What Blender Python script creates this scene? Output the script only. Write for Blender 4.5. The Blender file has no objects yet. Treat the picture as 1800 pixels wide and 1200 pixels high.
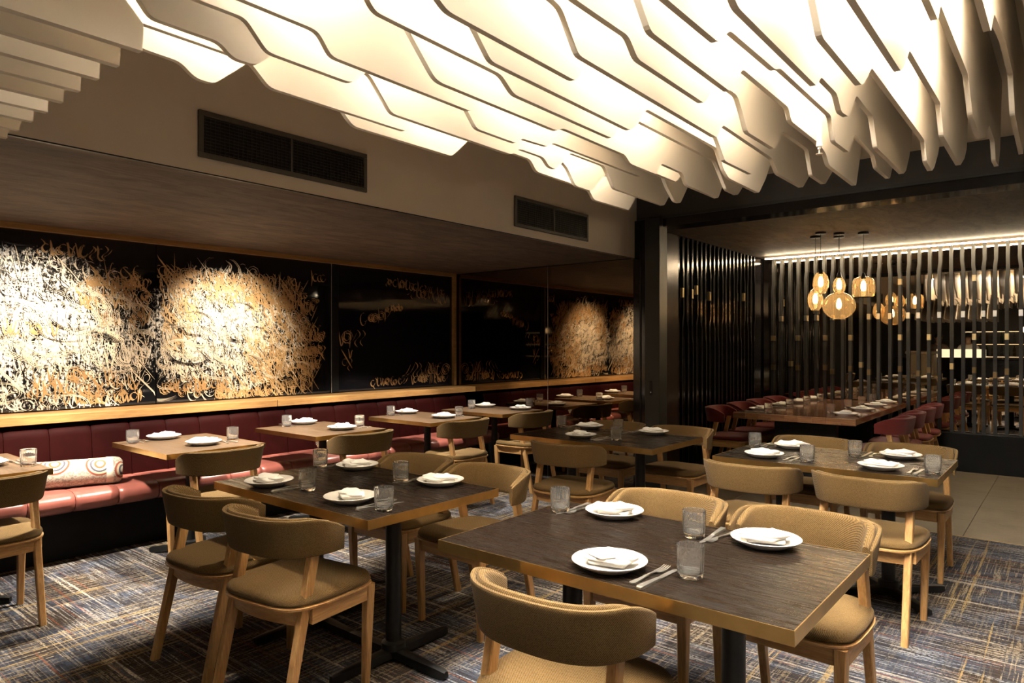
import bpy, bmesh, math, random
from mathutils import Vector, Matrix
R = math.radians
rnd = random.Random(7)
scene = bpy.context.scene
COL = scene.collection

# ------------------------------------------------------------------ camera, world, exposure
cam_d = bpy.data.cameras.new('camera'); cam = bpy.data.objects.new('camera', cam_d); COL.objects.link(cam)
cam.location = (0, 0, 1.425); cam.rotation_euler = (R(90), 0, R(39.52))
cam_d.lens = 24.0; cam_d.sensor_width = 36.0; cam_d.shift_y = 8 / 1800; cam_d.clip_start = .02
scene.camera = cam
world = bpy.data.worlds.new('world'); scene.world = world; world.use_nodes = True
world.node_tree.nodes['Background'].inputs[0].default_value = (1, .85, .65, 1)
world.node_tree.nodes['Background'].inputs[1].default_value = 0.004
vs = scene.view_settings
vs.view_transform = 'Standard'; vs.look = 'None'; vs.gamma = 1.0; vs.use_curve_mapping = False
vs.exposure = 0.55

WARM = (1, .80, .55)
def spot(name, loc, target, watts, size, blend=.4, rad=.03, color=WARM):
    d = bpy.data.lights.new(name, 'SPOT'); d.energy = watts; d.spot_size = R(size); d.spot_blend = blend
    d.shadow_soft_size = rad; d.color = color
    o = bpy.data.objects.new(name, d); COL.objects.link(o); o.location = loc
    o.rotation_euler = (Vector(target) - Vector(loc)).to_track_quat('-Z', 'Y').to_euler()
    return o
BANQ_Y = [.96, 2.24, 3.32, 4.49, 5.46]            # centre lines of the banquette tables
for y, w in zip(BANQ_Y, (420, 420, 300, 260, 90)):   # soffit spots above the banquette tables
    spot('soffit_spot', (-4.42, y + .05, 2.27), (-4.78, y, .75), w, 78, .35, .035, (1, .90, .76))
for y, w in ((.35, 90), (1.62, 225), (3.08, 205)):     # wall washers close to the mural
    spot('wall_washer', (-4.78, y, 2.27), (-5.85, y, 1.42), w, 66, 1.0, .03, (1, .87, .68))

for x, y, w in ((-1.08, 2.12, 12), (-2.57, 2.12, 72), (-2.69, 4.45, 26), (-1.08, 4.45, 26)):
    spot('table_spot', (x + .03, y - .12, 2.27), (x, y, .75), w, 100, .5, .05, (1, .84, .62))

# ------------------------------------------------------------------ helpers
def mesh_from(verts, faces, name='m', smooth=False):
    me = bpy.data.meshes.new(name); me.from_pydata(verts, [], faces); me.update()
    if smooth: me.shade_smooth()
    return me
def obj(name, me, mat=None, parent=None, loc=(0, 0, 0), rz=0.0):
    o = bpy.data.objects.new(name, me); COL.objects.link(o)
    if mat is not None and me is not None and len(me.materials) == 0: me.materials.append(mat)
    o.location = loc
    if rz: o.rotation_euler = (0, 0, rz)
    if parent is not None: o.parent = parent
    return o
def tag(o, label, cat, group=None, kind=None):
    o['label'] = label; o['category'] = cat
    if group: o['group'] = group
    if kind: o['kind'] = kind
    return o
def thing(name, label, cat, loc=(0, 0, 0), rz=0.0, group=None):
    o = bpy.data.objects.new(name, None); COL.objects.link(o); o.empty_display_size = .1
    o.location = loc; o.rotation_euler = (0, 0, rz)
    return tag(o, label, cat, group)
def struct(name, me, mat, parent=None, loc=(0, 0, 0)):
    o = obj(name, me, mat, parent, loc)
    if parent is None: o['kind'] = 'structure'
    return o
def box_me(x0, x1, y0, y1, z0, z1, bev=0.0, seg=2, name='box'):
    bm = bmesh.new(); bmesh.ops.create_cube(bm, size=1)
    for v in bm.verts:
        v.co = ((x0 + x1) / 2 + v.co.x * (x1 - x0), (y0 + y1) / 2 + v.co.y * (y1 - y0), (z0 + z1) / 2 + v.co.z * (z1 - z0))
    if bev: bmesh.ops.bevel(bm, geom=bm.edges[:], offset=bev, segments=seg, affect='EDGES', profile=.5)
    me = bpy.data.meshes.new(name); bm.to_mesh(me); bm.free()
    return me
def loft(rings, closed=True, cap=True, smooth=True, name='loft'):
    n = len(rings[0]); V = [tuple(p) for r in rings for p in r]; Fc = []
    for i in range(len(rings) - 1):
        for j in range(n if closed else n - 1):
            a = i * n + j; b = i * n + (j + 1) % n
            Fc.append((a, b, b + n, a + n))
    if cap:
        Fc.append(tuple(range(n - 1, -1, -1))); m = (len(rings) - 1) * n; Fc.append(tuple(m + j for j in range(n)))
    me = mesh_from(V, Fc, name)
    bm = bmesh.new(); bm.from_mesh(me); bmesh.ops.recalc_face_normals(bm, faces=bm.faces); bm.to_mesh(me); bm.free()
    if smooth: me.shade_smooth(); me.set_sharp_from_angle(angle=R(42))
    return me
def lathe(profile, n=32, smooth=True, flute=None, name='lathe'):
    rings = []
    for (r, z) in profile:
        ring = []
        for j in range(n):
            a = 2 * math.pi * j / n; rr = r
            if flute: rr = flute(r, z, a)
            ring.append((max(rr, 1e-4) * math.cos(a), max(rr, 1e-4) * math.sin(a), z))
        rings.append(ring)
    return loft(rings, True, True, smooth, name)
def bar_me(p0, p1, w0, d0, w1=None, d1=None, bev=.0, name='bar'):
    """tapered square bar from p0 to p1, ends kept horizontal"""
    w1 = w0 if w1 is None else w1; d1 = d0 if d1 is None else d1
    def ring(p, w, d):
        b = bev if bev else 0
        if not b: return [(p[0] - w / 2, p[1] - d / 2, p[2]), (p[0] + w / 2, p[1] - d / 2, p[2]), (p[0] + w / 2, p[1] + d / 2, p[2]), (p[0] - w / 2, p[1] + d / 2, p[2])]
        q = []
        for sx, sy in ((-1, -1), (1, -1), (1, 1), (-1, 1)):
            c = (p[0] + sx * w / 2, p[1] + sy * d / 2)
            e1 = (c[0], c[1] - sy * b); e2 = (c[0] - sx * b, c[1])
            q += ([(*e1, p[2]), (*e2, p[2])] if sx * sy > 0 else [(*e2, p[2]), (*e1, p[2])])
        return q
    return loft([ring(p0, w0, d0), ring(p1, w1, d1)], True, True, False, name)
def tube_me(pts, r, n=8, name='tube'):
    rings = []
    for i, p in enumerate(pts):
        a = Vector(pts[max(i - 1, 0)]); b = Vector(pts[min(i + 1, len(pts) - 1)]); t = (b - a).normalized()
        u = t.cross(Vector((0, 0, 1))); u = Vector((1, 0, 0)) if u.length < 1e-3 else u.normalized(); v = t.cross(u)
        rr = r[i] if isinstance(r, (list, tuple)) else r
        rings.append([tuple(Vector(p) + rr * (math.cos(2 * math.pi * j / n) * u + math.sin(2 * math.pi * j / n) * v)) for j in range(n)])
    return loft(rings, True, True, True, name)
def copy_tree(o, parent=None):
    c = o.copy(); COL.objects.link(c); c.parent = parent
    for ch in list(o.children): copy_tree(ch, c)
    return c
def fillet(pts, r=.02, n=3):
    out = []
    for i, p in enumerate(pts):
        if i in (0, len(pts) - 1): out.append(p); continue
        a, b, c = Vector(pts[i - 1]), Vector(p), Vector(pts[i + 1])
        d1 = min(r, (a - b).length * .48); d2 = min(r, (c - b).length * .48)
        if d1 < .002 or d2 < .002: out.append(p); continue
        s = b + (a - b).normalized() * d1; e = b + (c - b).normalized() * d2
        for k in range(n + 1):
            t = k / n; q = (1 - t) ** 2 * s + 2 * t * (1 - t) * b + t * t * e; out.append((q.x, q.y))
    return out

# ------------------------------------------------------------------ materials
class NT:
    def __init__(s, name):
        s.m = bpy.data.materials.new(name); s.m.use_nodes = True; s.t = s.m.node_tree
        s.b = s.t.nodes['Principled BSDF']; s.out = s.t.nodes['Material Output']
    def n(s, typ, **kw):
        nd = s.t.nodes.new(typ)
        for k, v in kw.items():
            if k == 'inp':
                for a, b in v.items():
                    if hasattr(b, 'is_output') : s.t.links.new(b, nd.inputs[a])
                    else: nd.inputs[a].default_value = b
            else: setattr(nd, k, v)
        return nd
    def link(s, a, b): s.t.links.new(a, b)
    def set(s, **kw):
        for k, v in kw.items():
            k = k.replace('_', ' ').title() if k not in ('IOR',) else k
            if hasattr(v, 'is_output'): s.t.links.new(v, s.b.inputs[k])
            else: s.b.inputs[k].default_value = v
        return s
    def coord(s, kind='Object', scale=(1, 1, 1), loc=(0, 0, 0), rot=(0, 0, 0)):
        src = s.n('ShaderNodeNewGeometry').outputs['Position'] if kind == 'World' else s.n('ShaderNodeTexCoord').outputs[kind]
        return s.n('ShaderNodeMapping', inp={'Vector': src, 'Scale': scale, 'Location': loc, 'Rotation': rot}).outputs[0]
    def noise(s, vec, scale=5, detail=3, rough=.55, dist=0):
        return s.n('ShaderNodeTexNoise', inp={'Vector': vec, 'Scale': scale, 'Detail': detail, 'Roughness': rough, 'Distortion': dist}).outputs[0]
    def ramp(s, fac, stops, interp='LINEAR'):
        nd = s.n('ShaderNodeValToRGB'); s.link(fac, nd.inputs[0]); cr = nd.color_ramp; cr.interpolation = interp
        while len(cr.elements) < len(stops): cr.elements.new(.5)
        for e, (p, c) in zip(cr.elements, stops):
            e.position = p; e.color = (*c, 1) if not isinstance(c, (int, float)) else (c, c, c, 1)
        return nd.outputs[0]
    def mix(s, fac, a, b, mode='MIX'):
        nd = s.n('ShaderNodeMix', data_type='RGBA', blend_type=mode)
        for i, v in ((0, fac), (6, a), (7, b)):
            if hasattr(v, 'is_output'): s.link(v, nd.inputs[i])
            else: nd.inputs[i].default_value = v if i == 0 else (*v, 1)
        return nd.outputs[2]
    def math(s, op, a, b=0.0):
        nd = s.n('ShaderNodeMath', operation=op)
        for i, v in ((0, a), (1, b)):
            if hasattr(v, 'is_output'): s.link(v, nd.inputs[i])
            else: nd.inputs[i].default_value = v
        return nd.outputs[0]
    def bump(s, h, strength=.3, dist=.002):
        nd = s.n('ShaderNodeBump', inp={'Height': h, 'Strength': strength, 'Distance': dist}); s.link(nd.outputs[0], s.b.inputs['Normal'])
def plain(name, col, rough=.5, metal=0.0, var=.06, scale=20, bump=0.0, kind='Object', **kw):
    t = NT(name); v = t.coord(kind); f = t.noise(v, scale, 3)
    c = t.ramp(f, [(.3, tuple(x * (1 - var) for x in col)), (.7, tuple(min(1, x * (1 + var)) for x in col))])
    t.set(base_color=c, roughness=rough, metallic=metal, **kw)
    if bump: t.bump(t.noise(v, scale * 4, 2), bump, .001)
    return t.m
def emis(name, col, strength):
    t = NT(name); t.set(base_color=(*col, 1)); t.b.inputs['Emission Color'].default_value = (*col, 1); t.b.inputs['Emission Strength'].default_value = strength
    return t.m
def wood(name, c1, c2, rough=.45, axis='z', scale=1.0, bump=.25, contrast=(.35, .65), coat=0.0, kind='Object', rand=True, c3=None):
    t = NT(name); sc = {'z': (14, 14, 1.2), 'y': (14, 1.2, 14), 'x': (1.2, 14, 14)}[axis]
    sc = tuple(a * scale for a in sc)
    v = t.coord(kind, sc)
    if rand:
        oi = t.n('ShaderNodeObjectInfo').outputs['Random']
        off = t.n('ShaderNodeCombineXYZ', inp={0: t.math('MULTIPLY', oi, 37.0), 1: t.math('MULTIPLY', oi, 91.0), 2: t.math('MULTIPLY', oi, 53.0)}).outputs[0]
        v = t.n('ShaderNodeVectorMath', operation='ADD', inp={0: v, 1: off}).outputs[0]
    f = t.noise(v, 2.2, 5, .62, .6)
    c = t.ramp(f, [(contrast[0], c1), (contrast[1], c2)])
    g = t.noise(v, 11, 3, .6)
    c = t.mix(t.math('MULTIPLY', t.ramp(g, [(.45, 0), (.62, 1)]), .35), c, c3 or tuple(x * .5 for x in c1))
    t.set(base_color=c, roughness=rough)
    if coat: t.b.inputs['Coat Weight'].default_value = coat; t.b.inputs['Coat Roughness'].default_value = .08
    t.bump(g, bump, .0012)
    return t.m

M = {}
M['oak'] = wood('oak', (.44, .235, .085), (.60, .36, .15), .42)
M['oak_long'] = wood('oak_long', (.24, .120, .038), (.34, .190, .066), .42, 'y', .7, kind='World')
M['oak_x'] = wood('oak_x', (.44, .235, .085), (.60, .36, .15), .42, 'x')
M['oak_y'] = wood('oak_y', (.44, .235, .085), (.60, .36, .15), .42, 'y')
# dark stained open-grain oak table top with a semi-gloss lacquer
def table_top():
    t = NT('dark_table_top'); v = t.coord('World', (2.2, 34, 30)); v2 = t.coord('World', (1.5, 9, 9))
    f = t.noise(v, 2.0, 6, .68, .9); f2 = t.noise(v2, 2.0, 4, .6, 1.2)
    c = t.ramp(f, [(.36, (.004, .003, .002)), (.52, (.010, .006, .004)), (.70, (.022, .014, .008))])
    c = t.mix(t.math('MULTIPLY', f2, .4), c, (.012, .007, .0045))
    r = t.ramp(f, [(.40, .38), (.58, .20)])
    t.set(base_color=c, roughness=r)
    t.b.inputs['Specular IOR Level'].default_value = .30
    st = t.noise(t.coord('World', (1.6, 75, 60)), 1.0, 2, .5, .4)
    t.bump(t.ramp(st, [(.40, 0), (.56, 1)]), .30, .0016)
    return t.m
M['top'] = table_top()
M['top_brown'] = wood('brown_table_top', (.066, .039, .021), (.125, .078, .044), .38, 'x', 1.3, .3)
M['brass'] = plain('brass', (.62, .41, .15), .30, 1.0, .15, 9)
M['steel'] = plain('steel', (.80, .78, .74), .32, 1.0, .04, 30)
M['black'] = plain('black_metal', (.012, .012, .012), .42, .4, .2, 40)
M['black_satin'] = plain('black_satin', (.008, .008, .008), .55, .0, .2, 6)
M['black_satin'].node_tree.nodes['Principled BSDF'].inputs['Specular IOR Level'].default_value = .12
M['china'] = plain('china', (.68, .65, .61), .16, 0, .01, 8)
M['linen'] = plain('linen', (.80, .78, .74), .85, 0, .03, 90, .25)
def glass(name, col=(1, 1, 1), rough=0.0, ior=1.45, tw=1.0):
    t = NT(name); t.set(base_color=(*col, 1), roughness=rough, IOR=ior); t.b.inputs['Transmission Weight'].default_value = tw
    t.set(roughness=t.ramp(t.noise(t.coord('Object'), 40, 2), [(.3, rough), (.8, rough + .015)]))
    return t.m
M['glass'] = glass('tumbler_glass', (.99, .98, .95), 0, 1.47, .955)
M['amber'] = glass('amber_glass', (.95, .80, .58), 0, 1.25, .975)
def fabric(name, c1, c2, scale=1.0, sheen=.3, rough=.92):
    t = NT(name); v = t.coord('Object', (1, 1, 1))
    w1 = t.n('ShaderNodeTexWave', bands_direction='DIAGONAL', inp={'Vector': v, 'Scale': 95 * scale, 'Distortion': 3.5, 'Detail': 2, 'Detail Scale': 6}).outputs[1]
    f = t.noise(v, 260 * scale, 2, .6); g = t.noise(v, 9, 3)
    k = t.math('ADD', t.math('MULTIPLY', w1, .55), t.math('MULTIPLY', f, .6))
    c = t.ramp(k, [(.30, c1), (.75, c2)])
    c = t.mix(t.math('MULTIPLY', g, .25), c, tuple(x * .75 for x in c1))
    t.set(base_color=c, roughness=rough); t.b.inputs['Sheen Weight'].default_value = sheen; t.b.inputs['Sheen Roughness'].default_value = .5
    t.b.inputs['Specular IOR Level'].default_value = .2
    t.bump(k, .5, .0015)
    return t.m
M['tweed'] = fabric('olive_tweed', (.050, .029, .010), (.188, .116, .043), 1.0, .04)
M['velvet'] = fabric('burgundy_velvet', (.085, .010, .010), (.19, .030, .026), 2.0, .15, .8)
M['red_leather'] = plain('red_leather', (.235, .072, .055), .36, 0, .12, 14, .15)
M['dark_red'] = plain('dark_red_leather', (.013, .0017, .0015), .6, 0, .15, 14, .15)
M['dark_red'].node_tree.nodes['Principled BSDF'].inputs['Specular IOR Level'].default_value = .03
M['fin'] = plain('white_fin', (.66, .58, .46), .55, 0, .02, 3)
M['ceiling'] = plain('warm_white_ceiling', (.72, .62, .47), .7, 0, .03, 3)
M['taupe'] = plain('taupe_paint', (.76, .67, .56), .6, 0, .04, 3)
M['charcoal'] = plain('charcoal_paint', (.045, .042, .038), .55, 0, .08, 4)
def stucco(name, c1, c2):
    t = NT(name); v = t.coord('World', (1, .35, 1)); f = t.noise(v, 9, 8, .72, .6); g = t.noise(t.coord('World'), 1.2, 2)
    c = t.ramp(f, [(.34, c1), (.66, c2)]); c = t.mix(t.math('MULTIPLY', g, .5), c, c1)
    t.set(base_color=c, roughness=.75); t.bump(f, .35, .004); return t.m
M['soffit'] = stucco('brown_plaster', (.026, .017, .012), (.135, .090, .066))
M['black_lacquer'] = plain('black_lacquer', (.008, .007, .008), .12, 0, .2, 3)
M['frame_green'] = plain('dark_green_grey_steel', (.030, .032, .028), .45, .2, .1, 5)
M['mirror'] = plain('bronze_mirror', (.27, .21, .145), .015, 1.0, .01, 2)
M['mirror_back'] = plain('smoked_mirror', (.52, .46, .38), .01, 1.0, .01, 2)
M['slat'] = plain('graphite_slat', (.030, .029, .027), .55, .0, .1, 20)
M['slat_black'] = plain('black_gloss_slat', (.012, .012, .012), .16, .0, .1, 20)
M['collar_brass'] = plain('collar_brass', (.72, .56, .30), .28, 1.0, .08, 30)
M['collar_steel'] = plain('collar_steel', (.60, .58, .54), .30, 1.0, .08, 30)
M['led'] = emis('led_tube', (1, .92, .80), 520.0)
M['led_strip'] = emis('led_strip', (1, .80, .52), 85.0)
M['bulb'] = emis('bulb_filament', (1, .72, .40), 330.0)
M['sprinkler'] = plain('white_enamel', (.8, .78, .72), .4, 0, .02, 10)
def concrete():
    t = NT('concrete_tile'); v = t.coord('World'); f = t.noise(v, 3.5, 8, .7); sp = t.noise(v, 160, 2)
    oi = t.n('ShaderNodeObjectInfo').outputs['Random']
    c = t.ramp(f, [(.3, (.125, .098, .066)), (.7, (.190, .152, .105))])
    c = t.mix(t.ramp(sp, [(.66, 0), (.72, .6)]), c, (.30, .27, .22))
    c = t.mix(t.math('MULTIPLY', oi, .25), c, (.10, .088, .070))
    t.set(base_color=c, roughness=.5); t.bump(sp, .1, .001); return t.m
M['concrete'] = concrete()
def carpet():
    t = NT('distressed_carpet')
    oi = t.n('ShaderNodeObjectInfo').outputs['Random']
    off = t.n('ShaderNodeCombineXYZ', inp={0: t.math('MULTIPLY', oi, 7.0), 1: t.math('MULTIPLY', oi, 11.0), 2: 0.0}).outputs[0]
    def co(scale, k=1.0):
        v = t.coord('World', scale)
        return t.n('ShaderNodeVectorMath', operation='ADD', inp={0: v, 1: off}).outputs[0] if k else v
    # large blurred patches of ground colour
    p = t.noise(co((1.1, 1.6, 1)), 1.6, 2, .5)
    ground = t.ramp(p, [(.30, (.024, .016, .011)), (.40, (.044, .032, .025)), (.47, (.028, .032, .046)), (.54, (.055, .070, .105)), (.60, (.016, .016, .024)), (.70, (.090, .095, .108))])
    # fine mottling of the tuft
    tuft = t.noise(co((1, 1, 1), 0), 210, 2, .6)
    mot = t.noise(co((9, 60, 1)), 1.0, 3, .6)
    ground = t.mix(t.ramp(mot, [(.48, 0), (.60, .75)]), ground, (.016, .013, .014))
    # short broken threads running along x and along y; each patch is led by one direction
    patch = t.ramp(t.noise(co((.8, .8, 1)), 1.5, 2), [(.42, 0), (.56, 1)])
    def threads(sc, lo, hi, seed, br=(70, 70, 1)):
        a = t.noise(t.coord('World', sc, seed), 1.0, 3, .6); b = t.noise(co(br), 1.0, 3, .7)
        return t.math('MULTIPLY', t.ramp(a, [(lo, 0), (hi, 1)]), t.ramp(b, [(.40, 0), (.52, 1)]))
    m1 = t.math('MULTIPLY', threads((2.4, 85, 1), .525, .565, (3, 1, 0)), t.math('ADD', t.math('MULTIPLY', patch, .85), .15))
    m2 = t.math('MULTIPLY', threads((85, 2.4, 1), .525, .565, (11, 5, 0)), t.math('SUBTRACT', 1.0, t.math('MULTIPLY', patch, .85)))
    m3 = threads((.5, 26, 1), .60, .64, (23, 9, 0), (40, 160, 1))
    m4 = threads((26, .5, 1), .61, .65, (31, 19, 0), (160, 40, 1))
    m5 = threads((.8, 44, 1), .61, .66, (41, 29, 0))
    big = t.noise(co((.9, .9, 1)), 1.3, 2)
    cream = t.mix(t.ramp(big, [(.4, 0), (.6, 1)]), (.42, .36, .27), (.33, .36, .40))
    c = t.mix(t.math('MULTIPLY', m1, .85), ground, cream); c = t.mix(t.math('MULTIPLY', m2, .8), c, (.40, .33, .22))
    c = t.mix(t.math('MULTIPLY', m3, .9), c, (.48, .43, .35)); c = t.mix(t.math('MULTIPLY', m4, .85), c, (.40, .28, .11)); c = t.mix(t.math('MULTIPLY', m5, .7), c, (.27, .09, .04))
    c = t.mix(t.math('MULTIPLY', tuft, .35), c, (.02, .018, .016))
    c = t.mix(1.0, c, (.92, .90, .90), 'MULTIPLY')
    t.set(base_color=c, roughness=.95); t.b.inputs['Specular IOR Level'].default_value = .1
    t.bump(tuft, .6, .004); return t.m
M['carpet'] = carpet()

# ------------------------------------------------------------------ the room
XW = -5.85; YM = 6.0; YB = 9.38; ZS = 2.29; ZC = 2.92; XB = -3.35; ZP = 2.62
XR = 3.0; YN = -4.4
fl = struct('floor', box_me(XW - .1, XR, YN, YB + .1, -.12, -.012), M['charcoal'])
tile = box_me(-.2497, .2497, -.2497, .2497, -.010, 0.0)
tile.materials.append(M['carpet'])
yy = 6.08 - .25
while yy > -2.0:
    xx = -5.25 + .25
    while xx < .9:
        if yy > -.6: obj('carpet_tile', tile, None, fl, (xx, yy, 0))
        xx += .5
    yy -= .5
struct('floor_carpet_edge', box_me(-5.5, XR, YN, -.67, -.012, -.002), M['carpet'])
struct('floor_carpet_side', box_me(1.0, XR, -.67, 6.08, -.012, -.002), M['carpet'])
struct('trim_1', box_me(-3.05, XR, 6.08, 6.09, -.012, .001), M['brass'])
ct = box_me(-.2985, .2985, -.2985, .2985, -.010, 0.0, .001, 1); ct.materials.append(M['concrete'])
for i in range(9):
    for j in range(6):
        x = -.65 - .3 + .6 * (i - 4); y = 6.09 + .3 + .6 * j
        if y < 9.5: obj('floor_tile', ct, None, fl, (x, y, 0))
# shell
struct('wall_left', box_me(XW - .12, XW - .02, YN, YB + .2, 0, ZC), M['black_satin'])
struct('wall_right', box_me(XR, XR + .1, YN, YB + .2, 0, ZC), M['charcoal'])
struct('wall_near', box_me(XW - .1, XR, YN - .1, YN, 0, ZC), M['charcoal'])
struct('wall_back', box_me(XW, XR, YB + .02, YB + .12, 0, ZC), M['black_satin'])
ceil = struct('ceiling', box_me(XB, XR, YN, YM + .06, ZC, ZC + .08), M['ceiling'])
struct('ceiling_soffit', box_me(XW - .02, XB - .022, YN, YM + .06, ZS + .012, ZC), M['soffit'])
struct('wall_bulkhead', box_me(XB - .02, XB, YN, YM, ZS, ZC), M['taupe'])
struct('trim_2', box_me(XB - .021, XB - .001, YN, YM, ZS - .006, ZS), M['black'])
struct('wall_fascia', box_me(XB + .001, XR, YM, YM + .06, 2.68, ZC), M['charcoal'])
struct('trim_3', box_me(-3.07, XR, YM - .012, YM + .05, 2.655, 2.68), M['frame_green'])
struct('trim_4', box_me(-3.07, XR, YM + .002, YM + .24, 2.575, 2.655), M['black_lacquer'])
struct('ceiling_private', box_me(XB, XR, YM + .241, YB + .02, ZP, ZP + .1), M['soffit'])
# steel post and sliding-door jamb between mirror and private room
post = thing('steel_post', 'dark grey-green steel door post between mirror wall and private room', 'post', (-3.215, 6.03, 0))
obj('post_face', box_me(-.005, .15, -.10, .06, 0, 2.655, .003, 1), M['frame_green'], post)
obj('post_return', box_me(-.15, -.006, -.07, .06, 0, 2.655, .002, 1), M['black_lacquer'], post)
obj('track_groove', box_me(-.075, -.06, -.078, -.071, .02, 2.4), M['black'], post)
lk = obj('lock_plate', box_me(.045, .075, -.104, -.1001, .95, 1.09, .001, 1), M['black'], post)
obj('keyhole', lathe([(.006, 0), (.007, .002), (.005, .004), (.001, .004)], 12), M['steel'], lk, (.06, -.104, .98)).rotation_euler = (R(90), 0, 0)
jb = struct('wall_private_left', box_me(XB - .1, -3.30, YM + .09, YB, 0, 2.62), M['black_lacquer'])
dp = thing('door_leaf', 'bronze-tinted stacked sliding door leaf beside the post', 'door', (-3.27, 6.45, 0))
obj('door_panel', box_me(-.025, .025, -.30, .26, .01, 2.6, .003, 1), plain('bronze_lacquer', (.060, .040, .032), .22, .3, .1, 2), dp)
obj('edge_strip', box_me(.0255, .030, -.02, -.012, .5, 2.3), M['black_satin'], dp)
struct('baseboard_back', box_me(-3.29, XR, YB - .15, YB - .001, 0, .43), M['black_satin'])

# ------------------------------------------------------------------ mirrors
def mirror(name, label, x0, x1, y, z0, z1, mat):
    t = thing(name, label, 'mirror', ((x0 + x1) / 2, y, z0))
    w = (x1 - x0) / 2
    obj('glass_sheet', box_me(-w, w, -.006, 0, 0, z1 - z0), mat, t)
    obj('glass_edge', box_me(w - .0015, w + .0015, -.0075, -.0061, 0, z1 - z0), M['steel'], t)
    return t
xj = -4.435
mirror('wall_mirror', 'tall bronze mirror beside the mural frame at the end of the banquette', -5.845, xj - .002, YM - .001, .0, ZS, M['mirror'])
mirror('wall_mirror', 'tall bronze mirror next to the steel door post', xj + .002, -3.372, YM - .001, .0, ZS, M['mirror'])
struct('wall_mirror_backing', box_me(-5.85, -3.37, YM, YM + .05, 0, ZS + .01), M['black_satin'])
mx = [-3.28, -2.2, -1.1, 0.0, 1.1]
mn = ['behind the slats in the private room corner', 'behind the slats above the communal table end', 'behind the slats right of the communal table', 'behind the slats at the right edge of the private room']
for i in range(4):
    mirror('smoked_mirror', 'smoked wall mirror ' + mn[i], mx[i] + .001, mx[i + 1] - .001, YB, .44, ZP - .001, M['mirror_back'])

# ------------------------------------------------------------------ slat screens
def slat_me(z0, z1, jogs, w=.034, d=.03):
    """vertical bar with small sideways jogs: jogs = [(z, dx)]"""
    pts = [(0.0, z1)]; cur = 0.0
    for z, dx in jogs:
        pts.append((cur, z + .045)); cur = dx; pts.append((cur, z - .045))
    pts.append((cur, z0))
    rings = [[(x - w / 2, -d / 2, z), (x + w / 2, -d / 2, z), (x + w / 2, d / 2, z), (x - w / 2, d / 2, z)] for x, z in pts]
    return loft(rings, True, True, False, 'slat')
scr = thing('slat_screen', 'row of graphite vertical slats with metal collars in front of the smoked mirror', 'screen', (-.9, 9.352, .43))
kinds = [([(2.36, -.010)], [(1.79, 's')]), ([(2.20, -.009)], [(1.53, 'b'), (1.14, 'd')]), ([(2.36, .010)], [(1.79, 's')]),
         ([(2.05, .006)], [(1.19, 'b')]), ([(2.36, -.010)], [(1.79, 's'), (1.10, 'd')]), ([(2.30, .010)], [(2.2, 'b'), (1.53, 'b'), (1.15, 'd')])]
kme = [slat_me(0.0, ZP - .002 - .43, [(z - .43, dx) for z, dx in j]) for j, c in kinds]
col_me = {k: box_me(-.019, .019, -.017, .017, -.035, .035, .001, 1) for k in 'sbd'}
seq = [1, 0, 3, 1, 0, 2, 5, 4, 2, 1, 3, 4, 0, 2, 5, 0, 4, 1, 0, 3, 2, 5, 0, 4, 1, 2, 0, 5, 3, 4, 1]
for i in range(34):
    x = -3.14 + i * .1068; kd = seq[i % len(seq)]
    s = obj('slat', kme[kd], M['slat'], scr, (x + .9, 0, 0))
    for z, c in kinds[kd][1]:
        jx = kinds[kd][0][0][1]
        obj('collar', col_me[c], {'s': M['collar_steel'], 'b': M['collar_brass'], 'd': plain('collar_bronze_%d' % i, (.2, .14, .07), .4, 1)}[c], s, (jx, -.002, z - .43))
scr2 = thing('slat_screen', 'row of glossy black vertical slats along the private room side wall', 'screen', (-3.268, 7.9, 0))
k2 = [slat_me(0.02, 2.6, [(2.28, .016), (1.72, -.012)], .03, .03), slat_me(0.02, 2.6, [(2.24, -.016), (1.66, .012)], .03, .03), slat_me(0.02, 2.6, [(2.3, -.012), (1.5, .014)], .03, .03)]
cs = box_me(-.017, .017, -.017, .017, -.05, .05, .001, 1)
for i in range(19):
    o = obj('slat', k2[i % 3], M['slat_black'], scr2, (0, -1.06 + i * .118, 0)); o.rotation_euler = (0, 0, R(90))
    if i in (0, 2, 3, 6, 15): obj('collar', cs, M['collar_brass'], o, (0, 0, 2.0 + .05 * (i % 2)))
ls = thing('led_strip_light', 'glowing warm linear light along the top of the slat screen', 'light', (-.85, 9.15, ZP - .001))
obj('diffuser', box_me(-2.33, 2.5, -.012, .012, -.046, -.034), M['led_strip'], ls)
obj('channel', box_me(-2.34, 2.51, -.005, .005, -.0339, 0), M['steel'], ls)

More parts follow.
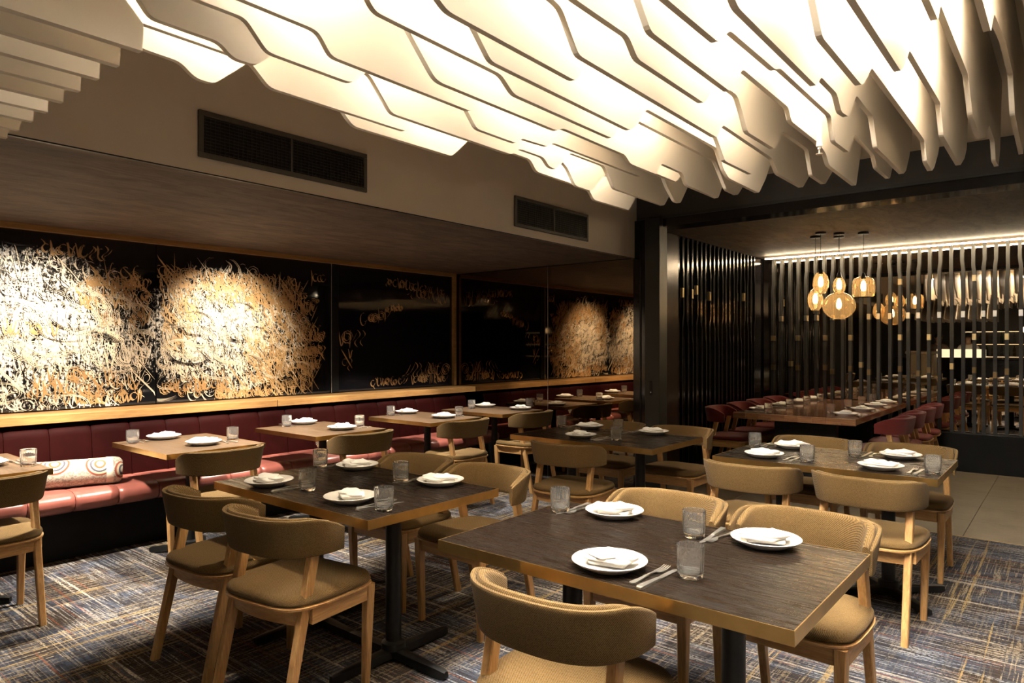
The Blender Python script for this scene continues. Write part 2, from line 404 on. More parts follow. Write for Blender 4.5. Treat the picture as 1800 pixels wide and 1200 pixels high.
# ------------------------------------------------------------------ ceiling baffles (profiles: y along the room, z of the lower edge)
FP = {
 -1: [(.882, 2.32), (.989, 2.317), (1.039, 2.28), (1.10, 2.28), (1.206, 2.376), (1.25, 2.41), (1.55, 2.41), (1.61, 2.32), (1.657, 2.28), (2.2, 2.28), (2.309, 2.375), (2.34, 2.39), (2.775, 2.387), (2.828, 2.334), (3.324, 2.33), (3.379, 2.278), (3.785, 2.28), (3.86, 2.363), (3.98, 2.5)],
 0: [(.75, 2.345), (1.15, 2.343), (1.17, 2.332), (1.23, 2.278), (1.825, 2.278), (1.864, 2.318), (1.93, 2.40), (2.85, 2.40), (2.94, 2.36), (3.02, 2.277), (3.175, 2.277), (3.306, 2.39), (3.5, 2.40), (3.7, 2.55)],
 1: [(.7, 2.45), (.806, 2.317), (1.0, 2.317), (1.042, 2.283), (1.115, 2.285), (1.166, 2.333), (1.23, 2.393), (1.55, 2.393), (1.653, 2.279), (2.345, 2.277), (2.4, 2.316), (2.582, 2.316), (2.627, 2.28), (2.687, 2.28), (2.803, 2.385), (3.122, 2.385), (3.226, 2.282), (3.806, 2.281), (3.874, 2.351), (3.99, 2.5)],
 2: [(.7, 2.355), (1.016, 2.358), (1.08, 2.29), (1.099, 2.284), (1.385, 2.283), (1.443, 2.334), (1.5, 2.40), (1.88, 2.40), (1.94, 2.334), (1.989, 2.282), (2.24, 2.282), (2.272, 2.31), (2.463, 2.318), (2.5, 2.344), (3.31, 2.345), (3.4, 2.41), (3.56, 2.41), (3.617, 2.348), (3.718, 2.278), (3.79, 2.278), (3.894, 2.398), (3.98, 2.5)],
 3: [(.7, 2.345), (1.161, 2.346), (1.184, 2.339), (1.225, 2.286), (1.83, 2.284), (1.92, 2.345), (2.0, 2.41), (2.95, 2.41), (3.06, 2.335), (3.5, 2.335), (3.6, 2.42), (3.85, 2.5)],
 4: [(.7, 2.46), (1.37, 2.46), (1.433, 2.395), (1.536, 2.29), (1.564, 2.281), (2.21, 2.282), (2.25, 2.302), (2.745, 2.301), (2.79, 2.27), (3.05, 2.27), (3.1, 2.335), (3.337, 2.335), (3.391, 2.279), (3.8, 2.277), (3.868, 2.366), (3.95, 2.5)],
 5: [(.7, 2.55), (.95, 2.55), (1.13, 2.42), (1.202, 2.339), (1.734, 2.33), (1.8, 2.283), (2.44, 2.283), (2.505, 2.336), (2.58, 2.41), (3.49, 2.41), (3.552, 2.359), (3.645, 2.282), (3.8, 2.28), (3.877, 2.34), (4.0, 2.5)],
 6: [(.6, 2.5), (1.33, 2.5), (1.479, 2.358), (1.552, 2.285), (2.39, 2.281), (2.44, 2.311), (2.52, 2.40), (3.24, 2.40), (3.319, 2.312), (3.385, 2.28), (3.815, 2.278), (3.921, 2.376), (4.02, 2.5)],
 7: [(.6, 2.5), (1.0, 2.5), (1.18, 2.33), (1.25, 2.287), (1.83, 2.282), (1.874, 2.31), (1.95, 2.41), (2.9, 2.41), (2.97, 2.357), (3.054, 2.278), (3.4, 2.283), (3.469, 2.349), (3.55, 2.45), (3.9, 2.52)],
 8: [(.6, 2.42), (1.56, 2.397), (1.594, 2.39), (1.681, 2.284), (2.69, 2.278), (2.75, 2.345), (3.349, 2.333), (3.439, 2.275), (3.83, 2.277), (3.952, 2.365), (4.05, 2.5)],
 9: [(.6, 2.335), (1.771, 2.338), (1.825, 2.288), (2.30, 2.286), (2.335, 2.31), (2.42, 2.40), (2.61, 2.40), (2.658, 2.355), (2.719, 2.284), (3.04, 2.288), (3.146, 2.392), (3.525, 2.394), (3.591, 2.278), (3.82, 2.276), (3.962, 2.371), (4.05, 2.5)],
 10: [(.6, 2.5), (1.48, 2.5), (1.627, 2.354), (1.69, 2.288), (2.25, 2.284), (2.36, 2.395), (2.855, 2.394), (2.891, 2.347), (3.274, 2.347), (3.393, 2.325), (3.45, 2.281), (3.965, 2.276), (4.08, 2.5)],
 11: [(.6, 2.283), (1.87, 2.288), (1.956, 2.352), (2.35, 2.36), (2.40, 2.38), (3.03, 2.383), (3.091, 2.288), (3.33, 2.295), (3.425, 2.398), (3.82, 2.39), (3.887, 2.336), (4.2, 2.34), (4.3, 2.45)],
 12: [(.6, 2.5), (1.5, 2.5), (1.6, 2.37), (1.717, 2.292), (2.41, 2.293), (2.46, 2.34), (2.66, 2.34), (2.72, 2.29), (2.83, 2.3), (2.947, 2.415), (3.228, 2.407), (3.314, 2.289), (3.9, 2.29), (3.97, 2.32), (4.058, 2.408), (4.12, 2.5)],
 13: [(.6, 2.55), (1.75, 2.55), (1.969, 2.377), (2.044, 2.296), (2.5, 2.296), (2.55, 2.32), (2.65, 2.4), (3.74, 2.4), (3.803, 2.31), (3.95, 2.295), (4.03, 2.33), (4.149, 2.422), (4.22, 2.5)],
 14: [(.6, 2.307), (2.5, 2.312), (2.56, 2.344), (2.65, 2.43), (3.334, 2.44), (3.427, 2.322), (3.98, 2.31), (4.146, 2.38), (4.237, 2.45)],
 15: [(.6, 2.40), (2.4, 2.403), (2.45, 2.47), (3.15, 2.47), (3.3, 2.35), (3.6, 2.33), (3.82, 2.386), (3.975, 2.483), (4.26, 2.475), (4.322, 2.386), (4.5, 2.39), (4.6, 2.5)],
 16: [(.6, 2.40), (2.58, 2.40), (2.7, 2.5), (3.157, 2.57), (3.55, 2.57), (3.68, 2.43), (4.3, 2.39), (4.4, 2.5)],
}
def finx(k): return -2.06 + .1150 * k + (.0011 * (k - 8) if k > 8 else 0)
def fin(k):
    p = FP.get(k)
    if p is None and k > 16:
        src = FP[(k * 7) % 15]; dy = ((k * 5) % 7 - 3) * .12
        p = [(max(.5, min(4.5, y + dy)), z) for y, z in src]
    path = []
    y0 = -2.2
    if -8 < k <= 5:                      # low run near the camera that ends in a hooked tip at y = .6
        path = [(y0, ZC), (y0, 2.03), (.598, 2.03), (.60, 2.085), (.30, 2.42)]
        if k < -1: path += [(.1, ZC)]
    else:
        q = [(y, z) for y, z in FP[(k * 3) % 9]]
        path = [(y0, ZC), (y0, 2.42)] + [(y - 2.6, max(z, 2.3)) for y, z in q if y0 < y - 2.6 < .2] + [(.35, 2.42)]
    if p: 
        path += [(y, z) for y, z in p if y > .45]
        path += [(p[-1][0] + .13, ZC)]
    path = [q for i, q in enumerate(path) if i < 4] + fillet(path[4:], .020, 3) if -8 < k <= 5 else fillet(path, .020, 3)
    n = len(path); x0, x1 = -.0095, .0095
    V = [(x0, y, z) for y, z in path] + [(x1, y, z) for y, z in path]
    F = [tuple(range(n)), tuple(range(2 * n - 1, n - 1, -1))] + [(j, (j + 1) % n, n + (j + 1) % n, n + j) for j in range(n)]
    me = mesh_from(V, F, 'baffle')
    bm = bmesh.new(); bm.from_mesh(me); bmesh.ops.triangulate(bm, faces=[f for f in bm.faces if len(f.verts) > 4])
    bmesh.ops.recalc_face_normals(bm, faces=bm.faces); bm.to_mesh(me); bm.free()
    return obj('baffle', me, M['fin'], ceil, (finx(k), 0, 0))
for k in range(-8, 31): fin(k)
bl_ = .46; bme_ = box_me(-.010, .010, -bl_ / 2, bl_ / 2, -.016, 0, .004, 1); bho = box_me(-.013, .013, -bl_ / 2 - .02, bl_ / 2 + .02, .0001, .014); bro = box_me(-.004, .004, -.004, .004, .014, .20)
for k in range(-1, 30):
    x = (finx(k) + finx(k + 1)) / 2; y = -2.2 + ((k * 5) % 7) * .145
    while y < 3.25:
        if y > .85:
            b = obj('led_batten', bho, M['sprinkler'], ceil, (x, y, ZC - .2005))
            obj('diffuser', bme_, M['led'], b); obj('hanger', bro, M['sprinkler'], b)
        y += 1.02
sp = thing('sprinkler_drop', 'white sprinkler pipe hanging among the ceiling baffles', 'sprinkler', (-.85, 3.11, 2.25))
obj('pipe', tube_me([(0, 0, .05), (0, 0, .67)], .011, 12), M['sprinkler'], sp)
obj('head', lathe([(.012, .05), (.013, .035), (.007, .03), (.007, .022)], 12), M['sprinkler'], sp)
obj('deflector', lathe([(.003, .022), (.004, .004), (.014, .003), (.014, .0), (.002, 0)], 12), M['steel'], sp)

# ------------------------------------------------------------------ air grilles in the bulkhead
def grille(label, y0, y1, z0, z1):
    t = thing('air_grille', label, 'vent', (XB, (y0 + y1) / 2, z0)); w = (y1 - y0) / 2; h = z1 - z0; f = .026
    mt = plain('grille_paint', (.085, .075, .06), .5, .2)
    obj('backing', box_me(.0005, .002, -w + .004, w - .004, .004, h - .004), M['black'], t)
    for a in ((-w, w, 0, f), (-w, w, h - f, h), (-w, -w + f, f, h - f), (w - f, w, f, h - f)):
        obj('frame_bar', box_me(.0005, .016, a[0], a[1], a[2], a[3], .002, 1), mt, t)
    obj('mullion', box_me(.002, .014, -.006, .006, f, h - f), mt, t)
    lm = box_me(.0105, .0125, -w + f, w - f, -.0016, .0016); vm = box_me(.003, .009, -.0012, .0012, f, h - f)
    lmt = plain('grille_dark', (.05, .045, .036), .4, .4)
    n = 11
    for i in range(n): obj('louvre', lm, lmt, t, (0, 0, f + (h - 2 * f) * (i + .5) / n))
    n = 40
    for i in range(n): obj('vane', vm, lmt, t, (0, -w + f + (2 * w - 2 * f) * (i + .5) / n, 0))
grille('dark wide air grille in the taupe bulkhead, nearer the camera', 1.615, 2.654, 2.362, 2.595)
grille('dark air grille in the taupe bulkhead near the door post', 4.082, 5.111, 2.352, 2.590)

# ------------------------------------------------------------------ mural wall
def mural_base():
    t = NT('silvered_black_glass'); v = t.coord('World')
    sep = t.n('ShaderNodeSeparateXYZ', inp={0: v}); y, z = sep.outputs[1], sep.outputs[2]
    def blob(cy, cz, ry, rz):
        a = t.math('POWER', t.math('DIVIDE', t.math('SUBTRACT', y, cy), ry), 2.0); b = t.math('POWER', t.math('DIVIDE', t.math('SUBTRACT', z, cz), rz), 2.0)
        return t.ramp(t.math('ADD', a, b), [(0, 1), (.55, .85), (1, 0)])
    m = t.math('MAXIMUM', t.math('MAXIMUM', blob(1.65, 1.55, 1.0, .78), blob(3.05, 1.55, 1.0, .72)), blob(.2, 1.5, 1.0, .7))
    f = t.noise(t.coord('World', (1, 1.4, 1)), 11, 9, .78, 1.4); g = t.noise(t.coord('World', (1, 9, 1.2)), 6, 6, .7, .6); d = t.noise(v, 60, 3, .7)
    s = t.math('ADD', t.math('MULTIPLY', t.math('ADD', f, t.math('MULTIPLY', g, .6)), .8), t.math('MULTIPLY', m, .30))
    s = t.math('ADD', s, t.math('MULTIPLY', t.math('SUBTRACT', d, .5), .5))
    s = t.math('SUBTRACT', s, t.math('MULTIPLY', t.math('SUBTRACT', 1.0, m), .35))
    k = t.ramp(s, [(.87, 0), (.95, 1)])
    c = t.mix(k, (.006, .006, .007), t.mix(f, (.62, .55, .45), (.80, .76, .70)))
    t.set(base_color=c, roughness=t.ramp(k, [(0, .04), (1, .5)])); return t.m
M['mural'] = mural_base()
M['black_glass'] = plain('black_glass', (.006, .006, .008), .03, 0, .1, 3)
M['gold_paint'] = plain('gold_paint', (.42, .245, .10), .5, .25, .2, 6, kind='World')
M['silver_paint'] = plain('silver_paint', (.74, .62, .46), .5, .1, .2, 5, kind='World')
M['ink'] = plain('black_ink', (.008, .007, .007), .2, 0, .2, 6)
M['tan_paint'] = plain('tan_paint', (.45, .28, .12), .55, .1, .25, 5, kind='World')
MX = XW + .012
def stroke(V, F, pts, w, ang, off):
    nx, nz = math.cos(ang) * w / 2, math.sin(ang) * w / 2; b = len(V)
    for i, (y, z) in enumerate(pts):
        tp = min(1, .25 + 3.2 * min(i, len(pts) - 1 - i) / len(pts))
        V.append((off, y - nx * tp, z - nz * tp)); V.append((off, y + nx * tp, z + nz * tp))
    for i in range(len(pts) - 1): F.append((b + 2 * i, b + 2 * i + 1, b + 2 * i + 3, b + 2 * i + 2))
def glyph(r, cy, cz, s, ks=(0, 1, 2, 3, 4, 5, 6)):
    k = r.choice(ks); P = []; N = 18
    for i in range(N + 1):
        t = i / N
        if k == 0: y, z = .35 * math.sin(2 * math.pi * t), .9 - 1.8 * t                       # long s
        elif k == 1: a = math.pi * (.3 + 1.7 * t); y, z = .5 * math.cos(a), .6 * math.sin(a)     # c bowl
        elif k == 2: a = 4.2 * math.pi * t; q = .75 * (1 - .7 * t); y, z = q * math.cos(a), q * math.sin(a)   # spiral
        elif k == 3: y, z = -.5 + t, .9 * math.cos(2.2 * math.pi * t) * (1 - .3 * t)             # wave
        elif k == 4: y, z = .12 * math.sin(3 * t), 1.1 - 2.0 * t                                 # stem
        elif k == 5: y, z = -.6 + 1.2 * t, -.5 + 1.2 * t * t                                     # flick
        else: a = math.pi * (1.9 - 1.5 * t); y, z = .45 * math.cos(a) - .1, .8 * math.sin(a)     # hook
        P.append((cy + y * s, cz + z * s))
    return P
def word(V, F, r, y0, y1, z, s, w, off, slope=0.0, dens=1.0):
    y = y0
    while y < y1:
        stroke(V, F, glyph(r, y, z + slope * (y - y0) + r.uniform(-.15, .15) * s, s * r.uniform(.75, 1.15)), w * r.uniform(.8, 1.2), R(r.uniform(30, 50)), off + r.uniform(0, .0008))
        y += s * r.uniform(.45, .75) / dens
def paint(name, parent, words, dense, mat, w, off, seed):
    r = random.Random(seed); V = []; F = []
    for a in words: word(V, F, r, *a[:4], w, off, *(a[4:]))
    for (cy, cz, ry, rz, n, s0, s1) in dense:
        for _ in range(n):
            a = r.uniform(0, 2 * math.pi); q = math.sqrt(r.random())
            y = cy + q * ry * math.cos(a); z = cz + q * rz * math.sin(a)
            if not parent['y0'] + .06 < y < parent['y1'] - .06: continue
            if r.random() < .22:
                L = r.uniform(.1, .35); an = R(r.choice((48, -48, 60, 90, -52)) + r.uniform(-6, 6))
                P = [(y + (t / 8 - .5) * L * math.cos(an), z + (t / 8 - .5) * L * math.sin(an)) for t in range(9)]
            else: P = glyph(r, y, z, r.uniform(s0, s1), (1, 1, 2, 3, 3, 6, 0))
            stroke(V, F, P, w * r.uniform(.4, 1.1), R(r.uniform(25, 60)), off + r.uniform(0, .0008))
    V = [(x, min(max(y, parent['y0'] + .004), parent['y1'] - .004), min(max(z, .956), 2.255)) for x, y, z in V]
    V = [(x, y - parent.location.y, z - parent.location.z) for x, y, z in V]
    me = mesh_from(V, F, 'brush_strokes'); o = obj(name, me, mat, parent); o.location.x = -parent.location.x; o['kind'] = 'stuff'
    return o
Z0, Z1 = .952, 2.262
def panel(label, y0, y1, mat):
    p = thing('mural_panel', label, 'mural', (XW, (y0 + y1) / 2, Z0), 0, 'calligraphy panels above the banquette'); p['y0'] = y0; p['y1'] = y1
    obj('glass_sheet', box_me(0, .010, y0 - (y0 + y1) / 2, y1 - (y0 + y1) / 2, 0, Z1 - Z0, .001, 1), mat, p)
    return p
p0 = panel('silvered black glass mural panel with dense pale calligraphy at the left edge', -.30, 2.468, M['mural'])
p1 = panel('silvered black glass mural panel with dense gold calligraphy left of the black post', 2.474, 4.178, M['mural'])
p2 = panel('black glass panel with a few gold calligraphy words beside the mirror', 4.28, 5.93, M['black_glass'])
# clusters of words: (y0, y1, z, letter size, slope, density)
paint('silver_strokes', p0, [], [(1.65, 1.5, 1.0, .62, 620, .03, .12), (.4, 1.5, .9, .6, 160, .05, .16)], M['silver_paint'], .012, MX, 1)
paint('dark_strokes', p0, [], [(1.75, 1.6, .8, .6, 300, .03, .14)], M['ink'], .006, MX + .0012, 11)
paint('gold_strokes', p0, [(1.66, 2.12, 2.14, .06, 0, 1.3), (1.60, 2.25, 1.10, .07, 0, 1.1), (1.9, 2.35, 1.02, .05, 0, 1.1), (1.45, 1.75, 1.55, .07, 0, 1.3), (2.0, 2.42, 1.92, .06, 0, 1.4)], [(2.0, 1.12, .4, .12, 45, .03, .08), (2.2, 1.80, .3, .25, 80, .03, .08)], M['gold_paint'], .015, MX + .0022, 2)
paint('silver_strokes', p1, [], [(3.1, 1.55, .78, .58, 560, .03, .11)], M['silver_paint'], .012, MX, 3)
paint('dark_strokes', p1, [], [(3.0, 1.6, .65, .55, 270, .03, .13)], M['ink'], .006, MX + .0010, 12)
paint('tan_strokes', p1, [], [(2.62, 1.75, .2, .34, 120, .03, .10), (3.68, 1.35, .42, .38, 260, .03, .10), (3.2, 1.08, .75, .12, 70, .03, .08), (3.4, 1.9, .5, .15, 120, .03, .08)], M['tan_paint'], .012, MX + .0018, 4)
paint('gold_strokes', p1, [(2.5, 3.78, 2.04, .06, 0, 1.5), (2.6, 3.5, 1.95, .055, 0, 1.5), (3.2, 3.95, 1.88, .06, -.1, 1.5), (3.74, 4.12, 1.52, .075, 0, 1.4), (3.5, 4.1, 1.38, .06, 0, 1.5), (3.6, 4.0, 1.24, .06, 0, 1.5), (2.55, 3.1, 1.08, .065, 0, 1.4), (3.0, 3.5, 1.0, .05, 0, 1.4), (3.95, 4.1, 2.1, .07)], [(3.75, 1.82, .3, .2, 80, .03, .08)], M['gold_paint'], .014, MX + .0028, 5)
paint('gold_strokes', p2, [(4.32, 4.62, 1.50, .10, 0, 1.0), (4.60, 4.95, 1.72, .075, .1, 1.0), (4.92, 5.12, 1.83, .045, .1, 1.0), (4.92, 5.8, 2.13, .06, -.08, 1.0), (5.25, 5.85, 2.04, .07, -.1, .9), (4.72, 5.2, 1.03, .06, 0, 1.0), (5.2, 5.85, 1.14, .11, 0, .9), (5.3, 5.85, 1.04, .06, 0, 1.0)], [(5.6, 1.12, .22, .10, 12, .05, .09), (4.38, 1.35, .06, .25, 8, .05, .08)], M['gold_paint'], .013, MX, 6)
def swirls(parent, cs, mat, off, seed):
    r = random.Random(seed); V = []; F = []
    for (cy, cz, ry, rz, n) in cs:
        for _ in range(n):
            y, z, q = r.gauss(cy, ry), r.gauss(cz, rz), r.uniform(.09, .24); a0 = r.uniform(0, 6.3); sw = r.uniform(2.2, 5.5); e = r.uniform(.55, .95)
            for h in range(r.randrange(2, 5)):
                P = [(y + (q - .012 * h) * math.cos(a0 + sw * i / 30), z + (q - .012 * h) * e * math.sin(a0 + sw * i / 30)) for i in range(31)]
                stroke(V, F, P, r.uniform(.003, .007), R(40), off + r.uniform(0, .0005))
    V = [(x, min(max(y, parent['y0'] + .004), parent['y1'] - .004) - parent.location.y, min(max(z, .956), 2.2) - parent.location.z) for x, y, z in V]
    o = obj('swirl_strokes', mesh_from(V, F, 'swirls'), mat, parent); o.location.x = -parent.location.x; o['kind'] = 'stuff'
swirls(p0, [(1.75, 1.6, .32, .22, 40)], M['silver_paint'], MX + .0030, 31); swirls(p0, [(1.8, 1.6, .35, .28, 16)], M['ink'], MX + .0024, 32)
swirls(p1, [(3.0, 1.55, .32, .22, 38)], M['silver_paint'], MX + .0034, 33); swirls(p1, [(3.0, 1.55, .4, .25, 14)], M['ink'], MX + .0020, 34)
pp = thing('panel_post', 'slim black post between two mural panels', 'post', (XW, 4.229, Z0))
obj('post_bar', box_me(0, .02, -.046, .046, 0, Z1 - Z0, .002, 1), M['black_satin'], pp)
obj('edge_bead', box_me(.0201, .023, -.05, -.044, 0, Z1 - Z0), M['steel'], pp)
struct('trim_5', box_me(XW, XW + .06, -1.0, 5.96, 2.262, ZS + .011), M['oak_long'])
struct('trim_6', box_me(XW, XW + .05, 5.932, 5.972, .952, 2.2615, .002, 1), M['oak_long'])
for i, (a, b) in enumerate(((-1.0, 3.372), (3.376, 5.99))):
    struct('trim_%d' % (7 + i), box_me(XW, -5.50, a, b, .885, .945, .003, 1), M['oak_long'])

# ------------------------------------------------------------------ banquette
bq = thing('banquette', 'long burgundy leather banquette with channelled back under the mural', 'banquette', (-5.4, 2.5, 0))
obj('plinth', box_me(-5.84 + 5.4, -5.21 + 5.4, -3.3, 3.485, 0, .33), M['black_satin'], bq)
def pad(w, prof):
    """extrude a rounded profile (x,z) along y with puffed ends"""
    rings = []
    for t in (0, .04, .14, .5, .86, .96, 1):
        q = {0: .030, .04: .012, .14: .003, .5: 0, .86: .003, .96: .012, 1: .030}[t] * .22
        cx = sum(p[0] for p in prof) / len(prof); cz = sum(p[1] for p in prof) / len(prof)
        rings.append([(x + (cx - x) * q / .12, -w / 2 + w * t, z + (cz - z) * q / .12) for x, z in prof])
    return loft(rings, True, True, True, 'pad')
backp = fillet([(-.42, .30), (-.42, .884), (-.20, .884), (-.12, .84), (-.075, .50), (-.075, .30), (-.42, .30)], .05, 4)[:-1]
seatp = fillet([(-.16, .335), (-.42, .335), (-.42, .45), (-.1, .468), (.36, .475), (.42, .44), (.405, .36), (.34, .335), (-.16, .335)], .05, 4)[:-1]
backp = [(x * .93, z) for x, z in backp]
W = .264
bme = pad(W - .003, backp); sme = pad(W - .003, seatp)
y = -.76
while y < 5.95 - W:
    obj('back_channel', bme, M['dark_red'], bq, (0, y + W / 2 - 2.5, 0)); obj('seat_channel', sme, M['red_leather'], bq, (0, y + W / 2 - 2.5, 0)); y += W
# bolsters
def bolster_mat():
    t = NT('patterned_bolster_cloth'); v = t.coord('Object', (1, 1, 1))
    sp_ = t.n('ShaderNodeSeparateXYZ', inp={0: v}); ang = t.math('MULTIPLY', t.math('ARCTAN2', sp_.outputs[1], sp_.outputs[0]), .09)
    uv = t.n('ShaderNodeCombineXYZ', inp={0: ang, 1: sp_.outputs[2], 2: 0.0}).outputs[0]
    vo = t.n('ShaderNodeTexVoronoi', voronoi_dimensions='2D', inp={'Vector': uv, 'Scale': 4.6, 'Randomness': .5}); d = vo.outputs['Distance']
    rings_ = t.ramp(d, [(.0, (.75, .62, .40)), (.10, (.40, .13, .05)), (.16, (.80, .72, .58)), (.22, (.10, .10, .14)), (.27, (.74, .62, .45)), (.33, (.36, .09, .05)), (.40, (.72, .65, .54)), (.6, (.66, .60, .50))], 'CONSTANT')
    f = t.noise(v, 34, 2, .5, 2.5); sc = t.ramp(f, [(.50, (.72, .66, .56)), (.53, (.42, .38, .32))], 'CONSTANT')
    c = t.mix(t.ramp(d, [(.38, 0), (.40, 1)]), rings_, sc)
    t.set(base_color=t.mix(1.0, c, (.62, .60, .56), 'MULTIPLY'), roughness=.85); t.bump(t.noise(v, 200, 2), .3, .001); return t.m
M['bolster'] = bolster_mat()
M['bolster_end'] = plain('bolster_end', (.60, .54, .42), .9, 0, .15, 30, .3)
def bolster(label, loc, L, r, rz):
    t = thing('bolster_cushion', label, 'cushion', loc, rz, 'bolsters on the banquette')
    pr = [(.30 * r, -L / 2 + .004), (.72 * r, -L / 2 - .004), (.93 * r, -L / 2 + .012), (r, -L / 2 + .04)] + [(r * (1 + .012 * math.sin(i * 1.7)), -L / 2 + .04 + (L - .08) * i / 10) for i in range(1, 10)] + [(r, L / 2 - .04), (.93 * r, L / 2 - .012), (.72 * r, L / 2 + .004), (.30 * r, L / 2 - .004)]
    o = obj('cover', lathe(pr, 32), M['bolster'], t, (0, 0, r)); o.rotation_euler = (R(90), 0, 0)
    for s in (-1, 1):
        e = obj('end_band', lathe([(r * 1.004, -.022), (r * 1.012, -.019), (r * 1.012, .019), (r * 1.004, .022)], 32), M['bolster_end'], t, (0, s * (L / 2 - .075), r)); e.rotation_euler = (R(90), 0, 0)
bolster('cream bolster with red medallions on the banquette seat at far left', (-5.24, 1.64, .476), .64, .09, R(-17))
bolster('patterned bolster half hidden beneath a banquette table', (-5.30, 3.98, .474), .60, .085, R(-1))

# ------------------------------------------------------------------ tables
def pedestal_parts(parent, x, y, h, rot=45, arm=.34, r=.036):
    obj('column', lathe([(r + .02, .045), (r + .018, .075), (r, .085), (r, h)], 24), M['black'], parent, (x, y, 0))
    obj('mount_plate', box_me(-.13, .13, -.13, .13, h - .008, h + .0, .002, 1), M['black'], parent, (x, y, 0))
    prof = [(0.0, .050, .052, .016), (.30, .046, .048, .014), (.75, .036, .044, .006), (.93, .030, .041, .001), (1.0, .020, .036, .008)]
    rings = [[(t * arm, -w * .7, zb), (t * arm, w * .7, zb), (t * arm, w * .55, zt - .004), (t * arm, w * .2, zt), (t * arm, -w * .2, zt), (t * arm, -w * .55, zt - .004)] for t, w, zt, zb in prof]
    me = loft(rings, True, True, True, 'foot')
    for i in range(4): obj('base_foot', me, M['black'], parent, (x, y, 0), R(rot + 90 * i))
def dining_table(label, x0, x1, y0, y1, rot):
    t = thing('dining_table', label, 'table', ((x0 + x1) / 2, (y0 + y1) / 2, 0), 0, 'brass-edged dining tables')
    w, d = (x1 - x0) / 2, (y1 - y0) / 2
    obj('tabletop', box_me(-w + .003, w - .003, -d + .003, d - .003, .714, .7496), M['top'], t)
    for a in ((-w, w, -d, -d + .0029), (-w, w, d - .0029, d), (-w, -w + .0029, -d + .003, d - .003), (w - .0029, w, -d + .003, d - .003)):
        obj('brass_edge', box_me(a[0], a[1], a[2], a[3], .712, .7502), M['brass'], t)
    for s in (-1, 1): pedestal_parts(t, s * .30, 0, .712, rot)
    return t
TP = {'T1': 'the large foreground table', 'T2': 'the left foreground table', 'T3': 'the table before the post', 'T4': 'the table beside tiled floor',
      'B0': 'the leftmost banquette table', 'B1': 'the banquette table beside bolster', 'B2': 'the second full banquette table', 'B3': 'the third full banquette table', 'B4': 'the banquette table against mirror', 'P': 'the long communal table'}
dining_table('large dark wood table with brass edge in the right foreground', -1.714, -.512, 1.672, 2.447, 45)
dining_table('dark wood table with brass edge left of the foreground table, fully set', -3.312, -2.108, 1.680, 2.456, 0)
dining_table('dark wood brass-edged table in front of the steel post', -3.333, -2.128, 4.018, 4.793, 45)
dining_table('dark wood brass-edged table beside the tiled floor at right', -1.725, -.535, 4.03, 4.80, 45)
bl = ['brown banquette table cut off by the left edge', 'brown banquette table right of the patterned bolster', 'brown banquette table, second full one along the banquette', 'brown banquette table, third full one along the banquette', 'brown banquette table standing against the bronze mirror']
for i, yc in enumerate(BANQ_Y):
    t = thing('banquette_table', bl[i], 'table', (-4.775, yc, 0), 0, 'tables along the banquette')
    w, d = .425, .335
    obj('tabletop', box_me(-w + .003, w - .003, -d + .003, d - .003, .718, .7496), M['top_brown'], t)
    for a in ((-w, w, -d, -d + .0029), (-w, w, d - .0029, d), (-w, -w + .0029, -d + .003, d - .003), (w - .0029, w, -d + .003, d - .003)):
        obj('brass_edge', box_me(a[0], a[1], a[2], a[3], .717, .7501), M['brass'], t)
    pedestal_parts(t, .03, 0, .717, 45, .27, .032)
# communal table
ct_ = thing('communal_table', 'long polished red-brown plank table in the private room', 'table', (-2.125, 8.05, 0))
M['plank'] = wood('polished_plank', (.150, .055, .022), (.330, .140, .055), .14, 'y', 1.1, .12, (.3, .7), .5)
M['plank_end'] = wood('plank_end', (.20, .085, .036), (.38, .19, .085), .3, 'x', 1.1, .12)
N = 9
for i in range(N):
    w = 1.15 / N; x = -.575 + w * (i + .5)
    obj('plank', box_me(-w / 2 + .0006, w / 2 - .0006, -1.20, 1.21, .695, .75, .0012, 1), M['plank'], ct_, (x, 0, 0))
    obj('end_block', box_me(-w / 2 + .0006, w / 2 - .0006, -1.226, -1.2005, .690, .7502, .0012, 1), M['plank_end'], ct_, (x, 0, 0))
for yy in (-.75, .75):
    obj('trestle', box_me(-.30, .30, yy - .05, yy + .05, .03, .694, .004, 1), M['black'], ct_)
    obj('trestle_foot', box_me(-.38, .38, yy - .07, yy + .07, 0, .0299, .004, 1), M['black'], ct_)

